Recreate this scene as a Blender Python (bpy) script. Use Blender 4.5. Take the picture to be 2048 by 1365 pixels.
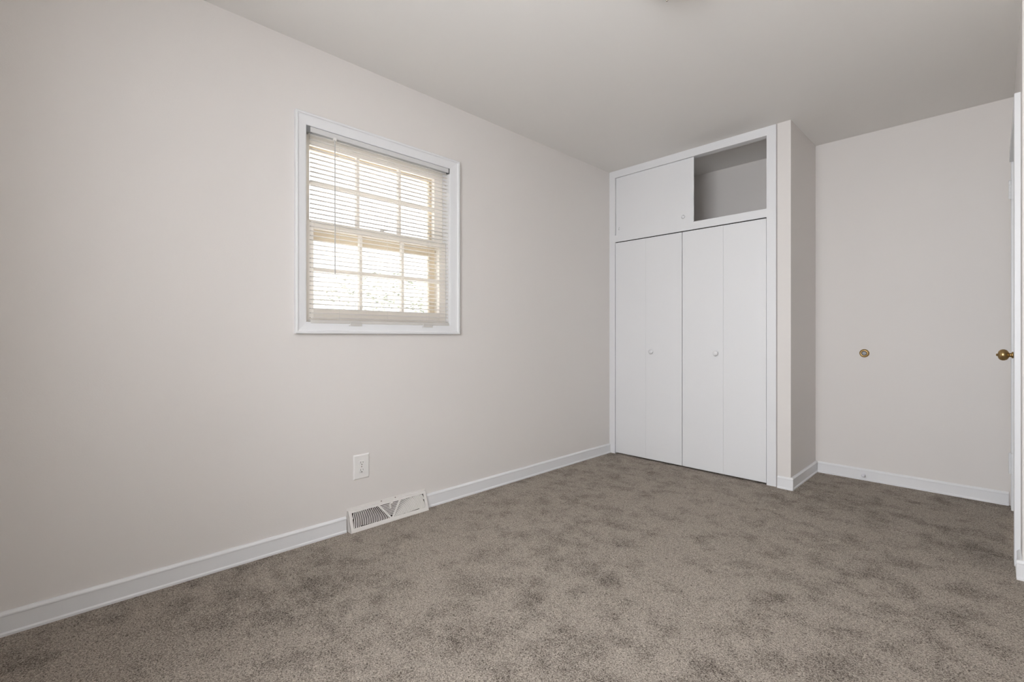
import bpy, bmesh, math, random
from mathutils import Vector, Matrix
random.seed(7)
for o in list(bpy.data.objects): bpy.data.objects.remove(o, do_unlink=True)
S = bpy.context.scene
COL = S.collection

# ---------------------------------------------------------------- camera, world, lights, exposure
cam = bpy.data.cameras.new('camera'); camo = bpy.data.objects.new('camera', cam); COL.objects.link(camo)
cam.sensor_width = 36; cam.sensor_fit = 'HORIZONTAL'; cam.lens = 16.573; cam.shift_y = -0.0046; cam.clip_start = 0.01
camo.location = (0, 0, 1.0126); camo.rotation_euler = (math.pi/2, 0, math.radians(45.641))
S.camera = camo
S.view_settings.view_transform = 'Standard'; S.view_settings.look = 'None'
S.view_settings.exposure = 0.11; S.view_settings.gamma = 1.0; S.view_settings.use_curve_mapping = False

W = bpy.data.worlds.new('overcast_sky'); S.world = W; W.use_nodes = True
W.node_tree.nodes['Background'].inputs[0].default_value = (0.975, 0.99, 1.02, 1)
W.node_tree.nodes['Background'].inputs[1].default_value = 2.6

def area(name, loc, rot, sx, sy, e, col=(1, 1, 1), spread=180):
    l = bpy.data.lights.new(name, 'AREA'); l.shape = 'RECTANGLE'; l.size = sx; l.size_y = sy
    l.energy = e; l.color = col; l.spread = math.radians(spread)
    o = bpy.data.objects.new(name, l); COL.objects.link(o); o.location = loc; o.rotation_euler = rot
    return o
# daylight through the room's other window, in the wall behind the camera
BACKROT = (Vector((-0.7, 3.3, 0.9)) - Vector((-1.3, -1.1, 1.95))).to_track_quat('-Z', 'Y').to_euler()
area('daylight_back_window', (-1.3, -1.1, 1.95), BACKROT, 2.8, 1.8, 178, (0.955, 0.985, 1.03))
area('skylight_back_window', (-0.675, -0.44, 1.45), (math.radians(90), 0, 0), 1.15, 1.15, 23, (0.965, 0.985, 1.02))
# sun high behind the house: it reaches the yard and the shrub but no window of this room
sun = bpy.data.lights.new('sun', 'SUN'); sun.energy = 100.0; sun.angle = math.radians(1.5); sun.color = (1.0, 0.97, 0.92)
suno = bpy.data.objects.new('sun', sun); COL.objects.link(suno)
suno.rotation_euler = Vector((-0.45, -0.30, -0.84)).to_track_quat('-Z', 'Y').to_euler()

S.cycles.max_bounces = 12; S.cycles.diffuse_bounces = 8; S.cycles.sample_clamp_indirect = 6
S.cycles.use_denoising = True

# ---------------------------------------------------------------- constants of the room (metres)
H = 2.44; L = -2.347; YC = 3.483; YF = 4.10; XR = 0.082; YE = 2.888; XW = 0.62; YB = -0.30; T = 0.12
XE = -1.024; XP = -0.936

# ---------------------------------------------------------------- materials
def mat(name, col, rough=0.5, metal=0.0, spec=0.5, bump=None, emis=None):
    m = bpy.data.materials.new(name); m.use_nodes = True
    nt = m.node_tree; b = nt.nodes['Principled BSDF']
    b.inputs['Base Color'].default_value = (*col, 1); b.inputs['Roughness'].default_value = rough
    b.inputs['Metallic'].default_value = metal; b.inputs['Specular IOR Level'].default_value = spec
    if emis:
        b.inputs['Emission Color'].default_value = (*emis[0], 1); b.inputs['Emission Strength'].default_value = emis[1]
    if bump:
        tc = nt.nodes.new('ShaderNodeTexCoord'); n = nt.nodes.new('ShaderNodeTexNoise')
        n.inputs['Scale'].default_value = bump[0]; n.inputs['Detail'].default_value = 3
        bp = nt.nodes.new('ShaderNodeBump'); bp.inputs['Strength'].default_value = bump[1]; bp.inputs['Distance'].default_value = bump[2]
        nt.links.new(tc.outputs['Object'], n.inputs['Vector']); nt.links.new(n.outputs['Fac'], bp.inputs['Height'])
        nt.links.new(bp.outputs['Normal'], b.inputs['Normal'])
    return m
M = {}
M['wall'] = mat('wall_paint', (0.715, 0.688, 0.666), 0.55, spec=0.35, bump=(220, 0.12, 0.002))
M['ceiling'] = mat('ceiling_paint', (0.76, 0.745, 0.722), 0.85, spec=0.2, bump=(180, 0.1, 0.002))
M['trim'] = mat('white_semigloss', (0.755, 0.762, 0.775), 0.35, spec=0.5, bump=(60, 0.06, 0.002))
M['door'] = mat('white_door_paint', (0.755, 0.762, 0.775), 0.38, spec=0.5, bump=(40, 0.05, 0.002))
M['knobw'] = mat('painted_knob', (0.755, 0.76, 0.77), 0.32)
M['dark'] = mat('painted_gap_shade', (0.03, 0.028, 0.026), 0.9)
M['caulk'] = mat('caulk_joint', (0.42, 0.39, 0.37), 0.8)
M['brass'] = mat('antique_brass', (0.42, 0.29, 0.13), 0.28, metal=1.0)
M['rubber'] = mat('grey_rubber', (0.33, 0.34, 0.36), 0.55)
M['rubberw'] = mat('white_rubber', (0.72, 0.72, 0.76), 0.5)
M['plate'] = mat('white_plastic', (0.78, 0.77, 0.755), 0.3)
M['slot'] = mat('slot_dark', (0.06, 0.055, 0.05), 0.7)
M['register'] = mat('painted_steel', (0.74, 0.715, 0.69), 0.42, bump=(120, 0.12, 0.002))
M['duct'] = mat('duct_inside', (0.10, 0.085, 0.075), 0.7)
M['screw'] = mat('screw_steel', (0.30, 0.25, 0.23), 0.4, metal=0.6)
M['sash'] = mat('sash_paint', (0.90, 0.865, 0.81), 0.45)
M['headrail'] = mat('headrail_enamel', (0.62, 0.62, 0.62), 0.35)
M['storm'] = mat('storm_frame_tan', (0.78, 0.69, 0.55), 0.5)
M['latch'] = mat('white_latch', (0.80, 0.79, 0.77), 0.3)
M['metal'] = mat('brushed_nickel', (0.45, 0.40, 0.36), 0.3, metal=1.0)
M['gmetal'] = mat('grey_steel', (0.22, 0.23, 0.235), 0.4, metal=0.7)
M['lampglass'] = mat('frosted_glass', (0.62, 0.61, 0.59), 0.25)
M['bark'] = mat('bark', (0.16, 0.12, 0.09), 0.9)
M['brick'] = mat('pale_gravel', (0.56, 0.545, 0.52), 0.9, bump=(30, 0.4, 0.02))

def trans_mat(name, col, w, rough=0.4):
    m = bpy.data.materials.new(name); m.use_nodes = True; nt = m.node_tree
    b = nt.nodes['Principled BSDF']; out = nt.nodes['Material Output']
    b.inputs['Base Color'].default_value = (*col, 1); b.inputs['Roughness'].default_value = rough
    t = nt.nodes.new('ShaderNodeBsdfTranslucent'); t.inputs[0].default_value = (*col, 1)
    mx = nt.nodes.new('ShaderNodeMixShader'); mx.inputs[0].default_value = w
    nt.links.new(b.outputs[0], mx.inputs[1]); nt.links.new(t.outputs[0], mx.inputs[2]); nt.links.new(mx.outputs[0], out.inputs[0])
    return m
M['slat'] = trans_mat('blind_vinyl', (0.90, 0.885, 0.86), 0.58)
M['leaf'] = trans_mat('leaf_green', (0.10, 0.112, 0.09), 0.5)
M['cord'] = mat('cord_white', (0.8, 0.79, 0.77), 0.6)
M['wand'] = trans_mat('wand_plastic', (0.62, 0.61, 0.60), 0.2, 0.2)

gm = bpy.data.materials.new('window_glass'); gm.use_nodes = True; nt = gm.node_tree
for n in list(nt.nodes): nt.nodes.remove(n)
o_ = nt.nodes.new('ShaderNodeOutputMaterial'); tr = nt.nodes.new('ShaderNodeBsdfTransparent'); gl = nt.nodes.new('ShaderNodeBsdfGlossy')
tr.inputs[0].default_value = (0.97, 0.97, 0.97, 1); gl.inputs['Roughness'].default_value = 0.02
fr = nt.nodes.new('ShaderNodeFresnel'); fr.inputs[0].default_value = 1.45; mx = nt.nodes.new('ShaderNodeMixShader')
nt.links.new(fr.outputs[0], mx.inputs[0]); nt.links.new(tr.outputs[0], mx.inputs[1]); nt.links.new(gl.outputs[0], mx.inputs[2]); nt.links.new(mx.outputs[0], o_.inputs[0])
M['glass'] = gm

SPOTS = [(-1.256, 1.332, 0.1, 0.13), (-0.591, 1.987, 0.1, 0.13), (-1.501, 1.214, 0.17, 0.11), (-1.245, 0.996, 0.2, 0.1), (-1.642, 1.447, 0.16, 0.07), (-0.295, 2.72, 0.14, 0.08), (-1.113, 1.638, 0.1, 0.06), (-0.634, 1.431, 0.12, 0.05), (-1.912, 0.908, 0.3, 0.05), (-1.858, 0.508, 0.35, 0.04), (-0.045, 3.044, 0.22, 0.08), (-1.906, 0.229, 0.25, 0.04), (-1.254, 1.994, 0.16, 0.05), (-1.708, 3.184, 0.2, 0.06)]
def carpet_mat():
    m = bpy.data.materials.new('cut_pile_carpet'); m.use_nodes = True; nt = m.node_tree; N = nt.nodes; K = nt.links
    b = N['Principled BSDF']; b.inputs['Roughness'].default_value = 0.95; b.inputs['Specular IOR Level'].default_value = 0.1
    b.inputs['Sheen Weight'].default_value = 0.04; b.inputs['Sheen Roughness'].default_value = 0.6
    def noise(scale, detail, rough, vec):
        n = N.new('ShaderNodeTexNoise'); n.inputs['Scale'].default_value = scale; n.inputs['Detail'].default_value = detail; n.inputs['Roughness'].default_value = rough
        K.new(vec, n.inputs['Vector']); return n
    def math_(op, a, c, clamp=False):
        n = N.new('ShaderNodeMath'); n.operation = op; n.use_clamp = clamp
        for i, q in enumerate((a, c)):
            if isinstance(q, (int, float)): n.inputs[i].default_value = q
            else: K.new(q, n.inputs[i])
        return n.outputs[0]
    tc = N.new('ShaderNodeTexCoord'); P = tc.outputs['Object']
    wn = noise(90, 2, 0.5, P)   # warp: short twisted yarns
    ws = N.new('ShaderNodeVectorMath'); ws.operation = 'SCALE'; ws.inputs['Scale'].default_value = 0.016; K.new(wn.outputs['Color'], ws.inputs[0])
    wa = N.new('ShaderNodeVectorMath'); wa.operation = 'ADD'; K.new(P, wa.inputs[0]); K.new(ws.outputs[0], wa.inputs[1])
    v = noise(235, 4, 0.64, wa.outputs[0])
    # nap: places where the pile lies the other way and shows the darker roots
    pa = noise(7.5, 7, 0.70, P); pb = noise(1.3, 3, 0.5, P)
    nap = math_('ADD', math_('MULTIPLY', math_('SUBTRACT', pa.outputs['Fac'], 0.5), 0.42), math_('MULTIPLY', math_('SUBTRACT', pb.outputs['Fac'], 0.5), 0.16))
    nap = math_('MINIMUM', nap, 0.015)
    sw = noise(14, 4, 0.6, P); sv = N.new('ShaderNodeVectorMath'); sv.operation = 'SCALE'; sv.inputs['Scale'].default_value = 0.16; K.new(sw.outputs['Color'], sv.inputs[0])
    sp = N.new('ShaderNodeVectorMath'); sp.operation = 'ADD'; K.new(P, sp.inputs[0]); K.new(sv.outputs[0], sp.inputs[1])
    for x, y, r, k in SPOTS:
        d = N.new('ShaderNodeVectorMath'); d.operation = 'DISTANCE'; K.new(sp.outputs[0], d.inputs[0]); d.inputs[1].default_value = (x+0.08, y+0.08, 0.08)
        g = N.new('ShaderNodeMapRange'); g.interpolation_type = 'SMOOTHERSTEP'; K.new(d.outputs['Value'], g.inputs['Value'])
        g.inputs['From Min'].default_value = r; g.inputs['From Max'].default_value = 0.0; g.inputs['To Min'].default_value = 0.0; g.inputs['To Max'].default_value = k*0.5
        nap = math_('SUBTRACT', nap, g.outputs[0])
    f = math_('ADD', v.outputs['Fac'], nap)
    r1 = N.new('ShaderNodeValToRGB'); e = r1.color_ramp.elements
    e[0].position = 0.345; e[0].color = (0.078, 0.062, 0.049, 1); e[1].position = 0.625; e[1].color = (0.615, 0.545, 0.468, 1)
    x = r1.color_ramp.elements.new(0.455); x.color = (0.300, 0.258, 0.220, 1)
    K.new(f, r1.inputs[0]); K.new(r1.outputs[0], b.inputs['Base Color'])
    bp = N.new('ShaderNodeBump'); bp.inputs['Strength'].default_value = 0.9; bp.inputs['Distance'].default_value = 0.010
    K.new(v.outputs['Fac'], bp.inputs['Height']); K.new(bp.outputs[0], b.inputs['Normal'])
    return m
M['carpet'] = carpet_mat()

# ---------------------------------------------------------------- mesh helpers
def link(name, bm, m, parent=None, smooth=False, bevel=None, bev_seg=2):
    me = bpy.data.meshes.new(name); bm.normal_update(); bm.to_mesh(me); bm.free()
    me.materials.append(M[m] if isinstance(m, str) else m)
    if smooth:
        for p in me.polygons: p.use_smooth = True
    o = bpy.data.objects.new(name, me); COL.objects.link(o)
    if parent: o.parent = parent
    if bevel:
        b = o.modifiers.new('bevel', 'BEVEL'); b.width = bevel; b.segments = bev_seg; b.limit_method = 'ANGLE'; b.harden_normals = False
    return o
def box(bm, x0, x1, y0, y1, z0, z1):
    v = [bm.verts.new((x, y, z)) for x in (x0, x1) for y in (y0, y1) for z in (z0, z1)]
    for f in ((0, 1, 3, 2), (4, 6, 7, 5), (0, 4, 5, 1), (2, 3, 7, 6), (0, 2, 6, 4), (1, 5, 7, 3)):
        bm.faces.new([v[i] for i in f])
def prism(bm, prof, fn, t0, t1):
    """extrude the closed profile [(a, b)...]; fn(a, b, t) gives the point"""
    A = [bm.verts.new(fn(a, b, t0)) for a, b in prof]; B = [bm.verts.new(fn(a, b, t1)) for a, b in prof]
    n = len(prof)
    for i in range(n):
        bm.faces.new((A[i], A[(i+1) % n], B[(i+1) % n], B[i]))
    bm.faces.new(A[::-1]); bm.faces.new(B)
    bmesh.ops.recalc_face_normals(bm, faces=bm.faces[:])
def lathe(bm, prof, origin, axis, seg=32):
    """profile [(radius, distance along axis)...]"""
    ax = Vector(axis).normalized(); q = ax.to_track_quat('Z', 'Y'); o = Vector(origin); rings = []
    for r, d in prof:
        if r < 1e-6: rings.append([bm.verts.new(o + q @ Vector((0, 0, d)))])
        else: rings.append([bm.verts.new(o + q @ Vector((r*math.cos(2*math.pi*k/seg), r*math.sin(2*math.pi*k/seg), d))) for k in range(seg)])
    for a, b in zip(rings, rings[1:]):
        for k in range(seg):
            k2 = (k+1) % seg
            if len(a) == 1 and len(b) == 1: continue
            if len(a) == 1: bm.faces.new((a[0], b[k], b[k2]))
            elif len(b) == 1: bm.faces.new((a[k], b[0], a[k2]))
            else: bm.faces.new((a[k], b[k], b[k2], a[k2]))
    bmesh.ops.recalc_face_normals(bm, faces=bm.faces[:])
def tube(bm, pts, r, seg=8):
    pts = [Vector(p) for p in pts]; rings = []
    for i, p in enumerate(pts):
        d = (pts[min(i+1, len(pts)-1)] - pts[max(i-1, 0)]).normalized(); q = d.to_track_quat('Z', 'Y')
        rings.append([bm.verts.new(p + q @ Vector((r*math.cos(2*math.pi*k/seg), r*math.sin(2*math.pi*k/seg), 0))) for k in range(seg)])
    for a, b in zip(rings, rings[1:]):
        for k in range(seg): bm.faces.new((a[k], a[(k+1) % seg], b[(k+1) % seg], b[k]))
    bm.faces.new(rings[0][::-1]); bm.faces.new(rings[-1])
    bmesh.ops.recalc_face_normals(bm, faces=bm.faces[:])
def thing(name, loc, label, cat, group=None):
    o = bpy.data.objects.new(name, None); o.empty_display_size = 0.1; COL.objects.link(o); o.location = loc
    o['label'] = label; o['category'] = cat
    if group: o['group'] = group
    return o
def part(name, bm, m, parent, **k):
    """vertices are given in world space; the part is moved into its parent's space"""
    off = Vector((0, 0, 0)); p = parent
    while p: off += p.location; p = p.parent
    bmesh.ops.translate(bm, verts=bm.verts[:], vec=-off)
    return link(name, bm, m, parent, **k)
def struct(name, bm, m, parent=None, **k):
    o = part(name, bm, m, parent, **k) if parent else link(name, bm, m, **k)
    if not parent: o['kind'] = 'structure'
    return o
def sbox(name, m, *b, **k):
    bm = bmesh.new()
    box(bm, *b); return struct(name, bm, m, **k)

# ---------------------------------------------------------------- shell
sbox('floor', 'carpet', L-T, XW+T, YB-T, YF+T, -0.10, 0.0)
sbox('ceiling', 'ceiling', L-T, XW+T, YB-T, YF+T, H, H+0.10)
# left wall with the window opening
OY0, OY1, OZ0, OZ1 = 0.887, 1.749, 1.083, 2.042
bm = bmesh.new()
HY0, HY1, HZ0, HZ1 = OY0-0.012, OY1+0.012, OZ0-0.012, OZ1+0.012
box(bm, L-T, L, YB-T, HY0, 0, H); box(bm, L-T, L, HY1, YF+T, 0, H)
box(bm, L-T, L, HY0, HY1, 0, HZ0); box(bm, L-T, L, HY0, HY1, HZ1, H)
struct('wall_left', bm, 'wall')
sbox('wall_far', 'wall', L, XW+T, YF, YF+T, 0, H)
# pillar beside the closet: its front and the return wall behind it
sbox('wall_closet_return', 'wall', XE+0.008, XP, YC, YF, 0, H)
bm = bmesh.new(); DY0, DY1, DZ = 3.115, 3.985, 2.04
box(bm, XR, XR+T, YE, DY0, 0, H); box(bm, XR, XR+T, DY1, YF, 0, H); box(bm, XR, XR+T, DY0, DY1, DZ, H)
struct('wall_right', bm, 'wall')
sbox('wall_entry', 'wall', XR+T, XW+T, YE, YE+T, 0, H)
sbox('wall_right_near', 'wall', XW, XW+T, YB-T, YE, 0, H)
bm = bmesh.new(); BX0, BX1, BZ0, BZ1 = -1.25, -0.10, 0.875, 2.025
box(bm, L, BX0, YB-T, YB, 0, H); box(bm, BX1, XW, YB-T, YB, 0, H); box(bm, BX0, BX1, YB-T, YB, 0, BZ0); box(bm, BX0, BX1, YB-T, YB, BZ1, H)
struct('wall_back', bm, 'wall')
# frame of the window behind the camera
bm = bmesh.new()
for a in ((BX0-.06, BX1+.06, YB, YB+.016, BZ0-.06, BZ0), (BX0-.06, BX1+.06, YB, YB+.016, BZ1, BZ1+.06), (BX0-.06, BX0, YB, YB+.016, BZ0, BZ1), (BX1, BX1+.06, YB, YB+.016, BZ0, BZ1),
          (BX0, BX1, YB-.08, YB-.05, 1.43, 1.47)): box(bm, *a)
struct('window_2', bm, 'trim')

# ---------------------------------------------------------------- baseboards
PROF = [(0, 0), (0.017, 0), (0.017, 0.008), (0.0135, 0.0115), (0.012, 0.013), (0.012, 0.064), (0.0128, 0.0665), (0.0132, 0.069), (0.0125, 0.072), (0.006, 0.0795), (0, 0.080)]
def baseboard(name, fn, t0, t1, extra=None):
    bm = bmesh.new(); prism(bm, PROF, fn, t0, t1)
    if extra:
        for f2, a, b in extra: prism(bm, PROF, f2, a, b)
    o = struct(name, bm, 'trim'); return o
fl = lambda a, b, t: (L+a, t, b)
baseboard('baseboard_left', fl, YB, 1.090, [(fl, 1.580, YC-0.002)])
baseboard('baseboard_far', lambda a, b, t: (t, YF-a, b), XP+0.0165, XR-0.020)
pf = lambda a, b, t: (t, YC-a, b)
baseboard('baseboard_return', lambda a, b, t: (XP+a, t, b), YC, YF, [(pf, XE+0.010, XP+0.0165)])
ef = lambda a, b, t: (t, YE-a, b)
baseboard('baseboard_entry', ef, XR-0.0165, XW-0.02, [(lambda a, b, t: (XR-a, t, b), YE, 3.030)])
baseboard('baseboard_right', lambda a, b, t: (XW-a, t, b), YB, YE-0.02)
baseboard('baseboard_back', lambda a, b, t: (t, YB+a, b), L+0.02, XW-0.02)

# ---------------------------------------------------------------- window_1 (left wall)
CY0, CY1, CZ0, CZ1 = 0.833, 1.822, 1.025, 2.100
def mitred(bm, y0, y1, z0, z1, w_in, x0, prof):
    """mitred casing: profile [(distance in from the outer edge, height off the wall)]"""
    iy0, iy1, iz0, iz1 = w_in
    corners_o = [(y0, z0), (y1, z0), (y1, z1), (y0, z1)]; corners_i = [(iy0, iz0), (iy1, iz0), (iy1, iz1), (iy0, iz1)]
    rings = []
    for (oy, oz), (iy, iz) in zip(corners_o, corners_i):
        rings.append([bm.verts.new((x0+h, oy+(iy-oy)*f, oz+(iz-oz)*f)) for f, h in prof])
    n = len(prof)
    for k in range(4):
        a, b = rings[k], rings[(k+1) % 4]
        for i in range(n): bm.faces.new((a[i], a[(i+1) % n], b[(i+1) % n], b[i]))
    bmesh.ops.recalc_face_normals(bm, faces=bm.faces[:])
bm = bmesh.new()
mitred(bm, CY0, CY1, CZ0, CZ1, (OY0, OY1, OZ0, OZ1), L, [(0, 0), (0, 0.021), (0.06, 0.024), (0.20, 0.024), (0.24, 0.019), (0.30, 0.017), (0.93, 0.012), (1.0, 0.010), (1.0, 0)])
win = struct('window_1', bm, 'trim')
def frame_bm(y0, y1, z0, z1, x0, x1, l, r, b, t):
    bm = bmesh.new()
    box(bm, x0, x1, y0, y0+l, z0, z1); box(bm, x0, x1, y1-r, y1, z0, z1)
    box(bm, x0, x1, y0+l, y1-r, z0, z0+b); box(bm, x0, x1, y0+l, y1-r, z1-t, z1)
    return bm
# jamb lining
bm = frame_bm(OY0-0.0118, OY1+0.0118, OZ0-0.0118, OZ1+0.0118, L-T-0.02, L+0.009, 0.012, 0.012, 0.012, 0.012)
part('window_jamb', bm, 'trim', win)
def sash(name, y0, y1, z0, z1, x0, x1, l, r, b, t, m1, m2, mh):
    bm = frame_bm(y0, y1, z0, z1, x0, x1, l, r, b, t)
    xa, xb = x0+0.004, x1-0.002; w = 0.0085
    for c in (m1, m2): box(bm, xa, xb, c-w, c+w, z0+b, z1-t)
    for (a, c) in ((y0+l, m1-w), (m1+w, m2-w), (m2+w, y1-r)): box(bm, xa, xb, a, c, mh-w, mh+w)
    s = part(name, bm, 'sash', win, bevel=0.0015)
    g = bmesh.new(); xm = (x0+x1)/2; box(g, xm-0.0015, xm+0.0015, y0+l-0.004, y1-r+0.004, z0+b-0.004, z1-t+0.004)
    part('glass_pane', g, 'glass', s)
    return s
up = sash('upper_sash', 0.889, 1.747, 1.562, 2.041, -2.437, -2.407, 0.040, 0.061, 0.040, 0.058, 1.190, 1.446, 1.790)
lo = sash('lower_sash', 0.889, 1.747, 1.084, 1.590, -2.404, -2.374, 0.048, 0.048, 0.070, 0.036, 1.190, 1.446, 1.348)
bm = bmesh.new(); box(bm, -2.388, -2.376, 1.30, 1.335, 1.590, 1.597); lathe(bm, [(0.0, 0), (0.011, 0), (0.011, 0.009), (0, 0.010)], (-2.383, 1.318, 1.597), (0, 0, 1), 20)
box(bm, -2.384, -2.366, 1.316, 1.345, 1.602, 1.608)
part('sash_lock', bm, 'latch', lo, bevel=0.001)
# exterior storm frame
bm = frame_bm(0.889, 1.747, 1.084, 2.041, -2.515, -2.485, 0.044, 0.047, 0.032, 0.057); box(bm, -2.515, -2.485, 0.933, 1.700, 1.516, 1.612)
sf = part('storm_frame', bm, 'storm', win, bevel=0.002)
g = bmesh.new(); box(g, -2.501, -2.499, 0.931, 1.702, 1.114, 1.986); part('glass_pane', g, 'glass', sf)
bm = frame_bm(0.84, 1.796, 1.03, 2.09, -2.60, L-T, 0.055, 0.055, 0.055, 0.055)
part('exterior_casing', bm, 'sash', win)

# ---------------------------------------------------------------- mini blind
bl = thing('window_blind', (-2.350, 1.327, 1.075), 'white horizontal mini blind lowered over the small left wall window, slats open', 'blind')
BY0, BY1 = 0.902, 1.744
bm = bmesh.new()
hp = [(-2.365, 2.0395), (-2.3655, 2.014), (-2.361, 2.014), (-2.361, 2.036), (-2.342, 2.036), (-2.342, 2.014), (-2.3375, 2.014), (-2.3360, 2.018), (-2.3360, 2.038), (-2.3375, 2.0395)]
prism(bm, hp, lambda a, b, t: (a, t, b), BY0+0.004, BY1-0.003)
part('headrail', bm, 'headrail', bl, bevel=0.0008)
for y0, y1 in ((OY0+0.0005, BY0+0.0035), (BY1-0.0025, OY1-0.0005)):
    bm = bmesh.new(); box(bm, -2.368, -2.335, y0, y1, 2.010, 2.041)
    part('end_bracket', bm, 'gmetal', bl)
bm = bmesh.new(); NS = 41; z0s, z1s = 1.1025, 2.0035
for i in range(NS):
    z = z0s + (z1s-z0s)*i/(NS-1); w = 0.0125; tilt = 0.0016
    top, bot = [], []
    for k in range(7):
        s = -1 + 2*k/6; x = -2.3500 + w*s; zz = z - tilt*s + 0.0045*(1-s*s)
        top.append((x, zz+0.0003)); bot.append((x, zz-0.0003))
    ya, yb = BY0+0.009+random.uniform(-.0006, .0006), BY1-0.004+random.uniform(-.0006, .0006)
    A = [bm.verts.new((x, ya, q)) for x, q in top+bot[::-1]]; B = [bm.verts.new((x, yb, q)) for x, q in top+bot[::-1]]
    n = len(A)
    for k in range(n): bm.faces.new((A[k], A[(k+1) % n], B[(k+1) % n], B[k]))
    bm.faces.new(A[::-1]); bm.faces.new(B)
bmesh.ops.recalc_face_normals(bm, faces=bm.faces[:])
part('slats', bm, 'slat', bl, smooth=False)
bm = bmesh.new()
prism(bm, [(-2.3645, 1.0865), (-2.3645, 1.0925), (-2.3625, 1.0955), (-2.340, 1.0955), (-2.3345, 1.092), (-2.3315, 1.0835), (-2.3315, 1.0785), (-2.334, 1.0765), (-2.3350, 1.0865)], lambda a, b, t: (a+0.0005, t, b+0.0005), BY0+0.004, BY1-0.001)
part('bottom_rail', bm, 'slat', bl, bevel=0.0006)
for y in (1.052, 1.325, 1.600):
    bm = bmesh.new()
    for x in (-2.3645, -2.3355): tube(bm, [(x, y, 1.094), (x, y, 2.014)], 0.0004, 6)
    tube(bm, [(-2.350, y+0.006, 1.094), (-2.350, y+0.006, 2.014)], 0.0005, 6)
    part('ladder_cord', bm, 'cord', bl)
for y in (1.138, 1.585):
    bm = bmesh.new(); box(bm, -2.3310, -2.3275, y-0.030, y+0.030, 1.070, 1.086); box(bm, -2.3345, -2.3275, y-0.036, y+0.036, 1.066, 1.0705)
    part('hold_down_clip', bm, 'slat', bl, bevel=0.001)
bm = bmesh.new(); tube(bm, [(-2.3330, 1.026, 2.012), (-2.3290, 1.026, 2.006), (-2.3280, 1.026, 1.325)], 0.0030, 6)
wd = part('tilt_wand', bm, 'wand', bl)
bm = bmesh.new(); box(bm, -2.3365, -2.3255, 1.020, 1.034, 2.004, 2.016); part('wand_hook', bm, 'latch', wd, bevel=0.001)

# ---------------------------------------------------------------- closet face frame
bm = bmesh.new(); F0, F1 = YC, YC+0.060
XL0, XL1 = -2.289, -1.083
box(bm, L, XL0, F0, F1, 0, H); box(bm, XL1, XE, F0, F1, 0, H)
box(bm, XL0, XL1, F0, F1, 2.381, H); box(bm, XL0, XL1, F0, F1, 1.825, 1.883)
struct('trim_1', bm, 'trim')
bm = bmesh.new(); box(bm, XE, XE+0.008, YC+0.006, YC+0.06, 0, H); struct('trim_2', bm, 'caulk')
sbox('trim_6', 'dark', XL0, XL1, YC+0.012, YC+0.045, 1.8190, 1.8250)  # bi-fold track, coloured near-black to paint in the shade of the gap above the doors
# closet shelf dividing the upper cupboard from the wardrobe below
sbox('trim_3', 'trim', L, XE+0.008, F1, YF, 1.86, 1.88)

def bifold(name, x0, x1, knob_x, label):
    t = thing(name, ((x0+x1)/2, YC+0.02, 0.0), label, 'closet door', 'bi-fold closet doors')
    mid = {True: -1.997, False: -1.374}[x0 < -2.0]
    for a, b in ((x0, mid-0.0003), (mid+0.0003, x1)):
        bm = bmesh.new(); box(bm, a, b, YC+0.003, YC+0.030, 0.012, 1.8175)
        part('door_panel', bm, 'door', t, bevel=0.0007)
    for z in (0.25, 0.95, 1.60):
        bm = bmesh.new(); tube(bm, [(mid, YC+0.032, z-0.03), (mid, YC+0.032, z+0.03)], 0.003, 8); part('hinge', bm, 'metal', t)
    bm = bmesh.new(); lathe(bm, [(0.0, 0.0), (0.009, 0.0), (0.0075, 0.006), (0.008, 0.010), (0.0165, 0.015), (0.0185, 0.020), (0.0165, 0.025), (0.009, 0.0285), (0.0, 0.0295)], (knob_x, YC+0.003, 0.888), (0, -1, 0), 32)
    part('door_knob', bm, 'knobw', t, smooth=True)
    return t
bifold('bifold_door', XL0+0.004, -1.6875, -1.943, 'white flat bi-fold closet door, the left one beside the left wall, small round knob')
bifold('bifold_door', -1.6825, XL1-0.003, -1.424, 'white flat bi-fold closet door, the right one below the open cupboard gap, small round knob')

sl = thing('sliding_cabinet_door', (-1.94, YC+0.02, 1.883), 'white flat sliding panel covering the left half of the cupboard above the closet', 'cabinet door')
bm = bmesh.new(); box(bm, XL0+0.003, -1.597, YC+0.012, YC+0.018, 1.8835, 2.379)
part('door_panel', bm, 'door', sl, bevel=0.001)
bm = bmesh.new(); lathe(bm, [(0.0, 0.0), (0.007, 0.0), (0.006, 0.006), (0.013, 0.010), (0.0145, 0.014), (0.012, 0.018), (0.0, 0.020)], (-1.676, YC+0.012, 1.934), (0, -1, 0), 32)
part('cabinet_knob', bm, 'knobw', sl, smooth=True)
bm = bmesh.new(); tube(bm, [(-2.255, YC+0.013, 1.928), (-2.252, YC-0.004, 1.930), (-2.246, YC-0.008, 1.940), (-2.243, YC-0.004, 1.946)], 0.0026, 8)
part('cabinet_hook', bm, 'knobw', sl, smooth=True)

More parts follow.
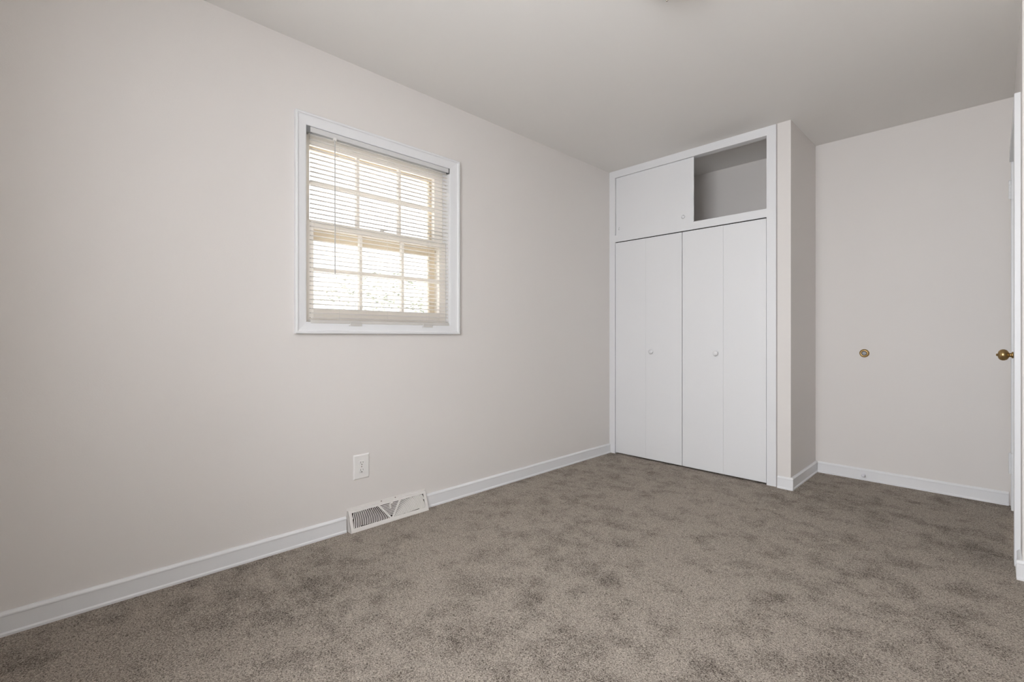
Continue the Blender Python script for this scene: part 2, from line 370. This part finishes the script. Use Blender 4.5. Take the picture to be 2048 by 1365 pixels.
# ---------------------------------------------------------------- door_1 in the right wall, with casing, hinges, knob
bm = bmesh.new()
C0, C1, CT = 3.031, 4.045, 2.083
box(bm, XR-0.020, XR, C0, DY0+0.004, 0, CT); box(bm, XR-0.013, XR, DY1-0.004, C1, 0, CT); box(bm, XR-0.020, XR, DY0+0.004, DY1-0.004, 2.024, CT)
struct('trim_4', bm, 'trim', bevel=0.002)
bm = bmesh.new()
box(bm, XR, XR+T, DY0, DY0+0.012, 0, DZ); box(bm, XR, XR+T, DY1-0.012, DY1, 0, DZ); box(bm, XR, XR+T, DY0+.012, DY1-.012, DZ-0.012, DZ)
struct('trim_5', bm, 'trim')
bm = bmesh.new(); box(bm, XR+0.000, XR+0.035, DY0+0.015, DY1-0.015, 0.012, DZ-0.015)
door = struct('door_1', bm, 'door', bevel=0.0015)
KY = 3.20
bm = bmesh.new(); lathe(bm, [(0, 0), (0.030, 0), (0.031, 0.003), (0.027, 0.007), (0.013, 0.010), (0.0105, 0.017), (0.0155, 0.0205), (0.0155, 0.0235), (0.0105, 0.0255), (0.0098, 0.032), (0.014, 0.034), (0.022, 0.039), (0.0262, 0.047), (0.0268, 0.054), (0.024, 0.062), (0.017, 0.068), (0.009, 0.070), (0.006, 0.0705), (0.006, 0.075), (0.0, 0.076)],
      (XR, KY, 0.925), (-1, 0, 0), 40)
part('door_knob', bm, 'brass', door, smooth=True)
for z0, z1 in ((1.808, 1.912), (0.217, 0.333)):
    bm = bmesh.new(); yb = DY1-0.012; xb = XR-0.017
    n = 5; hh = (z1-z0)/n
    for i in range(n): lathe(bm, [(0, i*hh), (0.0065, i*hh), (0.0065, i*hh+hh-0.0008), (0, i*hh+hh-0.0008)], (xb, yb, z0), (0, 0, 1), 16)
    lathe(bm, [(0, 0), (0.0075, 0.0), (0.005, 0.006), (0, 0.007)], (xb, yb, z1), (0, 0, 1), 16)
    box(bm, xb+0.002, XR+0.001, yb-0.0035, yb+0.0005, z0, z1)
    part('door_hinge', bm, 'trim', door)

# ---------------------------------------------------------------- wall bumper, spring stop
b_ = thing('wall_bumper', (-0.639, YF, 0.893), 'round brass door bumper with grey rubber centre on the far wall', 'door bumper')
bm = bmesh.new(); lathe(bm, [(0, 0), (0.0285, 0), (0.0290, 0.003), (0.0265, 0.008), (0.0215, 0.012), (0.0165, 0.0125), (0.0150, 0.010), (0.0145, 0.006), (0, 0.006)], (-0.639, YF, 0.893), (0, -1, 0), 48)
part('bumper_ring', bm, 'brass', b_, smooth=True)
bm = bmesh.new(); lathe(bm, [(0, 0.0055), (0.0142, 0.0055), (0.0138, 0.011), (0.010, 0.0155), (0.0055, 0.0165), (0.004, 0.0145), (0, 0.0140)], (-0.639, YF, 0.893), (0, -1, 0), 40)
part('rubber_pad', bm, 'rubber', b_, smooth=True)
d_ = thing('door_stop', (-0.640, YF-0.011, 0.038), 'small white door stop screwed to the far baseboard', 'door stop')
bm = bmesh.new(); lathe(bm, [(0, 0), (0.010, 0), (0.010, 0.003), (0.005, 0.005), (0.0042, 0.024), (0, 0.024)], (-0.640, YF-0.011, 0.038), (0, -1, 0), 24); part('stop_shaft', bm, 'rubberw', d_, smooth=False)
bm = bmesh.new(); lathe(bm, [(0, 0.022), (0.0100, 0.022), (0.0115, 0.027), (0.0110, 0.034), (0.006, 0.037), (0, 0.0375)], (-0.640, YF-0.011, 0.038), (0, -1, 0), 24); part('rubber_tip', bm, 'rubberw', d_, smooth=True)

# ---------------------------------------------------------------- electrical outlet
OYc, OZc = 1.176, 0.3225
ou = thing('wall_outlet', (L, OYc, OZc), 'white duplex power outlet with cover plate low on the left wall under the window', 'outlet')
bm = bmesh.new(); hw, hh = 0.0445, 0.063
prism(bm, [(-hw, 0), (-hw, 0.0025), (-hw+0.006, 0.0062), (hw-0.006, 0.0062), (hw, 0.0025), (hw, 0)], lambda a, b, t: (L+b, OYc+a, OZc+t*(1 if abs(t) < hh else 1)), -hh+0.004, hh-0.004)
for s in (-1, 1):  # sloping top and bottom ends
    vs = [bm.verts.new(p) for p in ((L, OYc-hw, OZc+s*(hh-.004)), (L+.0025, OYc-hw, OZc+s*(hh-.004)), (L+.0062, OYc-hw+.006, OZc+s*(hh-.004)), (L+.0062, OYc+hw-.006, OZc+s*(hh-.004)), (L+.0025, OYc+hw, OZc+s*(hh-.004)), (L, OYc+hw, OZc+s*(hh-.004)))]
    b0 = bm.verts.new((L, OYc-hw, OZc+s*(hh+.002))); b1 = bm.verts.new((L, OYc+hw, OZc+s*(hh+.002)))
    c0 = bm.verts.new((L+.0025, OYc-hw, OZc+s*(hh+.002))); c1 = bm.verts.new((L+.0025, OYc+hw, OZc+s*(hh+.002)))
    bm.faces.new((vs[2], vs[3], c1, c0)); bm.faces.new((vs[1], vs[2], c0)); bm.faces.new((vs[3], vs[4], c1)); bm.faces.new((c0, c1, b1, b0)); bm.faces.new((vs[0], vs[1], c0, b0)); bm.faces.new((vs[4], vs[5], b1, c1))
bmesh.ops.recalc_face_normals(bm, faces=bm.faces[:])
part('cover_plate', bm, 'plate', ou)
for s in (-1, 1):
    zc = OZc + s*0.0195
    bm = bmesh.new(); pts = []
    for k in range(24):
        a = 2*math.pi*k/24; y = 0.0172*math.cos(a); z = max(-0.0128, min(0.0128, 0.0172*math.sin(a))); pts.append((y, z))
    prism(bm, pts, lambda a, b, t: (L+t, OYc+a, zc+b), 0.005, 0.0085)
    r = part('receptacle', bm, 'plate', ou, bevel=0.0006)
    bm = bmesh.new()
    box(bm, L+0.0084, L+0.0088, OYc-0.0074, OYc-0.0054, zc-0.0015, zc+0.0075); box(bm, L+0.0084, L+0.0088, OYc+0.0054, OYc+0.0074, zc-0.0005, zc+0.0070)
    lathe(bm, [(0, 0), (0.0027, 0), (0.0027, 0.0004), (0, 0.0004)], (L+0.0084, OYc, zc-0.0075), (1, 0, 0), 16)
    part('prong_slots', bm, 'slot', r)
bm = bmesh.new(); lathe(bm, [(0, 0), (0.0032, 0), (0.0030, 0.0008), (0, 0.0012)], (L+0.0062, OYc, OZc), (1, 0, 0), 20); part('screw', bm, 'screw', ou)

# ---------------------------------------------------------------- baseboard register (vent)
rg = thing('floor_register', (L+0.02, 1.335, 0.0), 'white metal baseboard heating register with sunburst louvres under the outlet', 'vent')
RY0, RY1 = 1.098, 1.573
def RP(u, v, n=0.0):
    """u along the wall 0..1, v up the slanted face 0..1, n off the face"""
    p0 = Vector((L+0.046, 0, 0.004)); p1 = Vector((L+0.012, 0, 0.104)); d = (p1-p0); nn = Vector((d.z, 0, -d.x)).normalized()
    p = p0 + d*v + nn*n
    return Vector((p.x, RY0+(RY1-RY0)*u, p.z))
UW, VH = RY1-RY0, math.hypot(0.034, 0.100)
def slab(bm, poly, n0, n1):
    """poly in metres on the face (u metres, v metres)"""
    A = [bm.verts.new(RP(a/UW, b/VH, n0)) for a, b in poly]; B = [bm.verts.new(RP(a/UW, b/VH, n1)) for a, b in poly]; n = len(poly)
    for i in range(n): bm.faces.new((A[i], A[(i+1) % n], B[(i+1) % n], B[i]))
    bm.faces.new(A[::-1]); bm.faces.new(B)
bm = bmesh.new(); fb, ft, fs = 0.017, 0.012, 0.018
slab(bm, [(0, 0), (UW, 0), (UW, fb), (0, fb)], -0.003, 0.0); slab(bm, [(0, VH-ft), (UW, VH-ft), (UW, VH), (0, VH)], -0.003, 0.0)
slab(bm, [(0, fb), (fs, fb), (fs, VH-ft), (0, VH-ft)], -0.003, 0.0); slab(bm, [(UW-fs, fb), (UW, fb), (UW, VH-ft), (UW-fs, VH-ft)], -0.003, 0.0)
slab(bm, [(0.004, 0.0035), (UW-0.004, 0.0035), (UW-0.004, 0.0065), (0.004, 0.0065)], 0.0, 0.0022)
# diagonal bars of the fan
cx = UW/2; vt, vb = VH-ft, fb; hwid = 0.063
for s in (-1, 1):
    slab(bm, [(cx-s*0.001, vb), (cx+s*0.012, vb), (cx+s*(hwid+0.007), vt), (cx+s*(hwid-0.006), vt)][::s], -0.003, 0.0)
# end cheeks and top flange against the wall
for y in (RY0, RY1-0.0015):
    vs = [(L+0.0015, 0.0), (L+0.046, 0.0), (L+0.046, 0.004), (L+0.012, 0.104), (L+0.0015, 0.108)]
    A = [bm.verts.new((x, y, z)) for x, z in vs]; B = [bm.verts.new((x, y+0.0015, z)) for x, z in vs]
    for i in range(5): bm.faces.new((A[i], A[(i+1) % 5], B[(i+1) % 5], B[i]))
    bm.faces.new(A[::-1]); bm.faces.new(B)
box(bm, L+0.0005, L+0.0125, RY0, RY1, 0.1035, 0.1050); box(bm, L, L+0.0015, RY0-0.004, RY1+0.004, 0.100, 0.117)
box(bm, L+0.040, L+0.047, RY0, RY1, -0.001, 0.0045)
bmesh.ops.recalc_face_normals(bm, faces=bm.faces[:])
fr_ = part('register_frame', bm, 'register', rg)
bm = bmesh.new(); box(bm, L+0.0016, L+0.004, RY0+0.004, RY1-0.004, 0.001, 0.100); part('duct_opening', bm, 'duct', rg)
# curved louvre blades, concentric round the foot of the fan; both halves lean the same way, so the left ones read open
def in_left(u, v):
    if not (fs <= u <= cx and vb <= v <= vt): return False
    return (u - cx)/(-1.0) >= 0.0045 + (v-vb)/(vt-vb)*hwid - 0.0
bm = bmesh.new(); step = 0.0101
for s in (-1, 1):
    r = 0.014
    while r < 0.245:
        run = []
        R = r
        for k in range(0, 61):
            th = math.pi/2*k/60
            du, dv = R*math.cos(th), R*math.sin(th)*1.0
            # flatten the arcs a little, as stamped
            u = cx - du; v = vb - 0.004 + dv*0.86
            if in_left(u, v): run.append((du, v))
        if len(run) > 1:
            for (d0, v0), (d1, v1) in zip(run, run[1:]):
                w = 0.0024
                lean = 0.0042
                a0, a1 = cx + s*d0, cx + s*d1
                # front edge and back edge offset along u so the blade leans
                P = [RP((a0-w)/UW, v0/VH, 0), RP((a0+w)/UW, v0/VH, 0), RP((a1+w)/UW, v1/VH, 0), RP((a1-w)/UW, v1/VH, 0)]
                Q = [RP((a0-w-s*lean)/UW, v0/VH, -0.006), RP((a0+w-s*lean)/UW, v0/VH, -0.006), RP((a1+w-s*lean)/UW, v1/VH, -0.006), RP((a1-w-s*lean)/UW, v1/VH, -0.006)]
                A = [bm.verts.new(p) for p in P]; B = [bm.verts.new(p) for p in Q]
                for i in range(4): bm.faces.new((A[i], A[(i+1) % 4], B[(i+1) % 4], B[i]))
                bm.faces.new(A[::-1]); bm.faces.new(B)
        r += step
bmesh.ops.remove_doubles(bm, verts=bm.verts[:], dist=1e-5)
bmesh.ops.recalc_face_normals(bm, faces=bm.faces[:])
part('curved_louvres', bm, 'register', rg)
bm = bmesh.new()
for k in range(9):
    v = vb + 0.008 + k*(vt-vb-0.010)/8.5; h = (v-vb)/(vt-vb)*hwid - 0.003
    if h < 0.004: continue
    slab(bm, [(cx-h, v-0.0021), (cx+h, v-0.0021), (cx+h, v+0.0021), (cx-h, v+0.0021)], -0.005, 0.0)
bmesh.ops.recalc_face_normals(bm, faces=bm.faces[:])
part('straight_louvres', bm, 'register', rg)
bm = bmesh.new(); slab(bm, [(cx-0.004, VH*0.62), (cx+0.004, VH*0.62), (cx+0.004, VH*0.86), (cx-0.004, VH*0.86)], -0.004, 0.004)
slab(bm, [(cx-0.004, VH*0.80), (cx+0.016, VH*0.84), (cx+0.016, VH*0.90), (cx-0.004, VH*0.87)], 0.002, 0.007)
bmesh.ops.recalc_face_normals(bm, faces=bm.faces[:]); part('damper_lever', bm, 'register', rg, bevel=0.0008)
for y in (1.293, 1.379):
    bm = bmesh.new(); lathe(bm, [(0, 0), (0.0035, 0), (0.0032, 0.0015), (0, 0.0022)], (L+0.0015, y, 0.110), (1, 0, 0), 16); part('screw', bm, 'screw', rg)

# ---------------------------------------------------------------- ceiling light
LX, LY = -0.873, 1.64
cl = thing('ceiling_light', (LX, LY, H), 'flush ceiling lamp with shallow glass bowl and small metal screws', 'lamp')
bm = bmesh.new(); lathe(bm, [(0, 0), (0.120, 0), (0.126, 0.006), (0.124, 0.022), (0.112, 0.030), (0, 0.030)], (LX, LY, H), (0, 0, -1), 64); part('lamp_base', bm, 'metal', cl, smooth=False)
bm = bmesh.new(); R = 0.130; lathe(bm, [(R*math.cos(a), 0.032+0.078*math.sin(a)) for a in [math.pi/2*k/14 for k in range(14)]] + [(0.0, 0.110)], (LX, LY, H), (0, 0, -1), 64); part('glass_bowl', bm, 'lampglass', cl, smooth=True)
for k in range(3):
    a = math.atan2(0.105, -0.033) + 2*math.pi*k/3
    bm = bmesh.new(); lathe(bm, [(0, 0.066), (0.006, 0.068), (0.003, 0.080), (0.0028, 0.086), (0.0048, 0.090), (0.0046, 0.096), (0.002, 0.100), (0, 0.1005)], (LX+0.110*math.cos(a), LY+0.110*math.sin(a), H), (0, 0, -1), 24); part('finial_screw', bm, 'metal', cl, smooth=True)

# ---------------------------------------------------------------- outside the left window
lawn = sbox('ground', 'brick', -30, L-T-0.30, -15, 20, -0.7, -0.6)
bs = thing('leafy_shrub', (-5.6, 3.6, -0.6), 'pale sunlit leafy shrub outside, seen faintly through the blind', 'shrub')
bm = bmesh.new()
for k in range(7):
    a = 2*math.pi*k/7; tube(bm, [(-5.6, 3.6, -0.6), (-5.6+0.25*math.cos(a), 3.6+0.35*math.sin(a), 0.5), (-5.6+0.4*math.cos(a), 3.6+0.8*math.sin(a), 1.2)], 0.014, 6)
part('stems', bm, 'bark', bs)
bm = bmesh.new()
for k in range(5200):
    while True:
        p = Vector((random.uniform(-1, 1), random.uniform(-1, 1), random.uniform(-1, 1)))
        if 0.45 < p.length < 1: break
    c = Vector((-5.6+p.x*1.0, 3.6+p.y*2.3, 0.75+p.z*1.15)); q = Vector((random.gauss(0, 1), random.gauss(0, 1), random.gauss(0, 1))).normalized().to_track_quat('Z', 'Y')
    s = random.uniform(0.022, 0.04)
    vs = [bm.verts.new(c + q @ Vector(v)) for v in ((-s, 0, 0), (0, -s*.45, s*.12), (s, 0, 0), (0, s*.45, s*.12))]; bm.faces.new(vs)
fo = part('foliage', bm, 'leaf', bs); fo['kind'] = 'stuff'
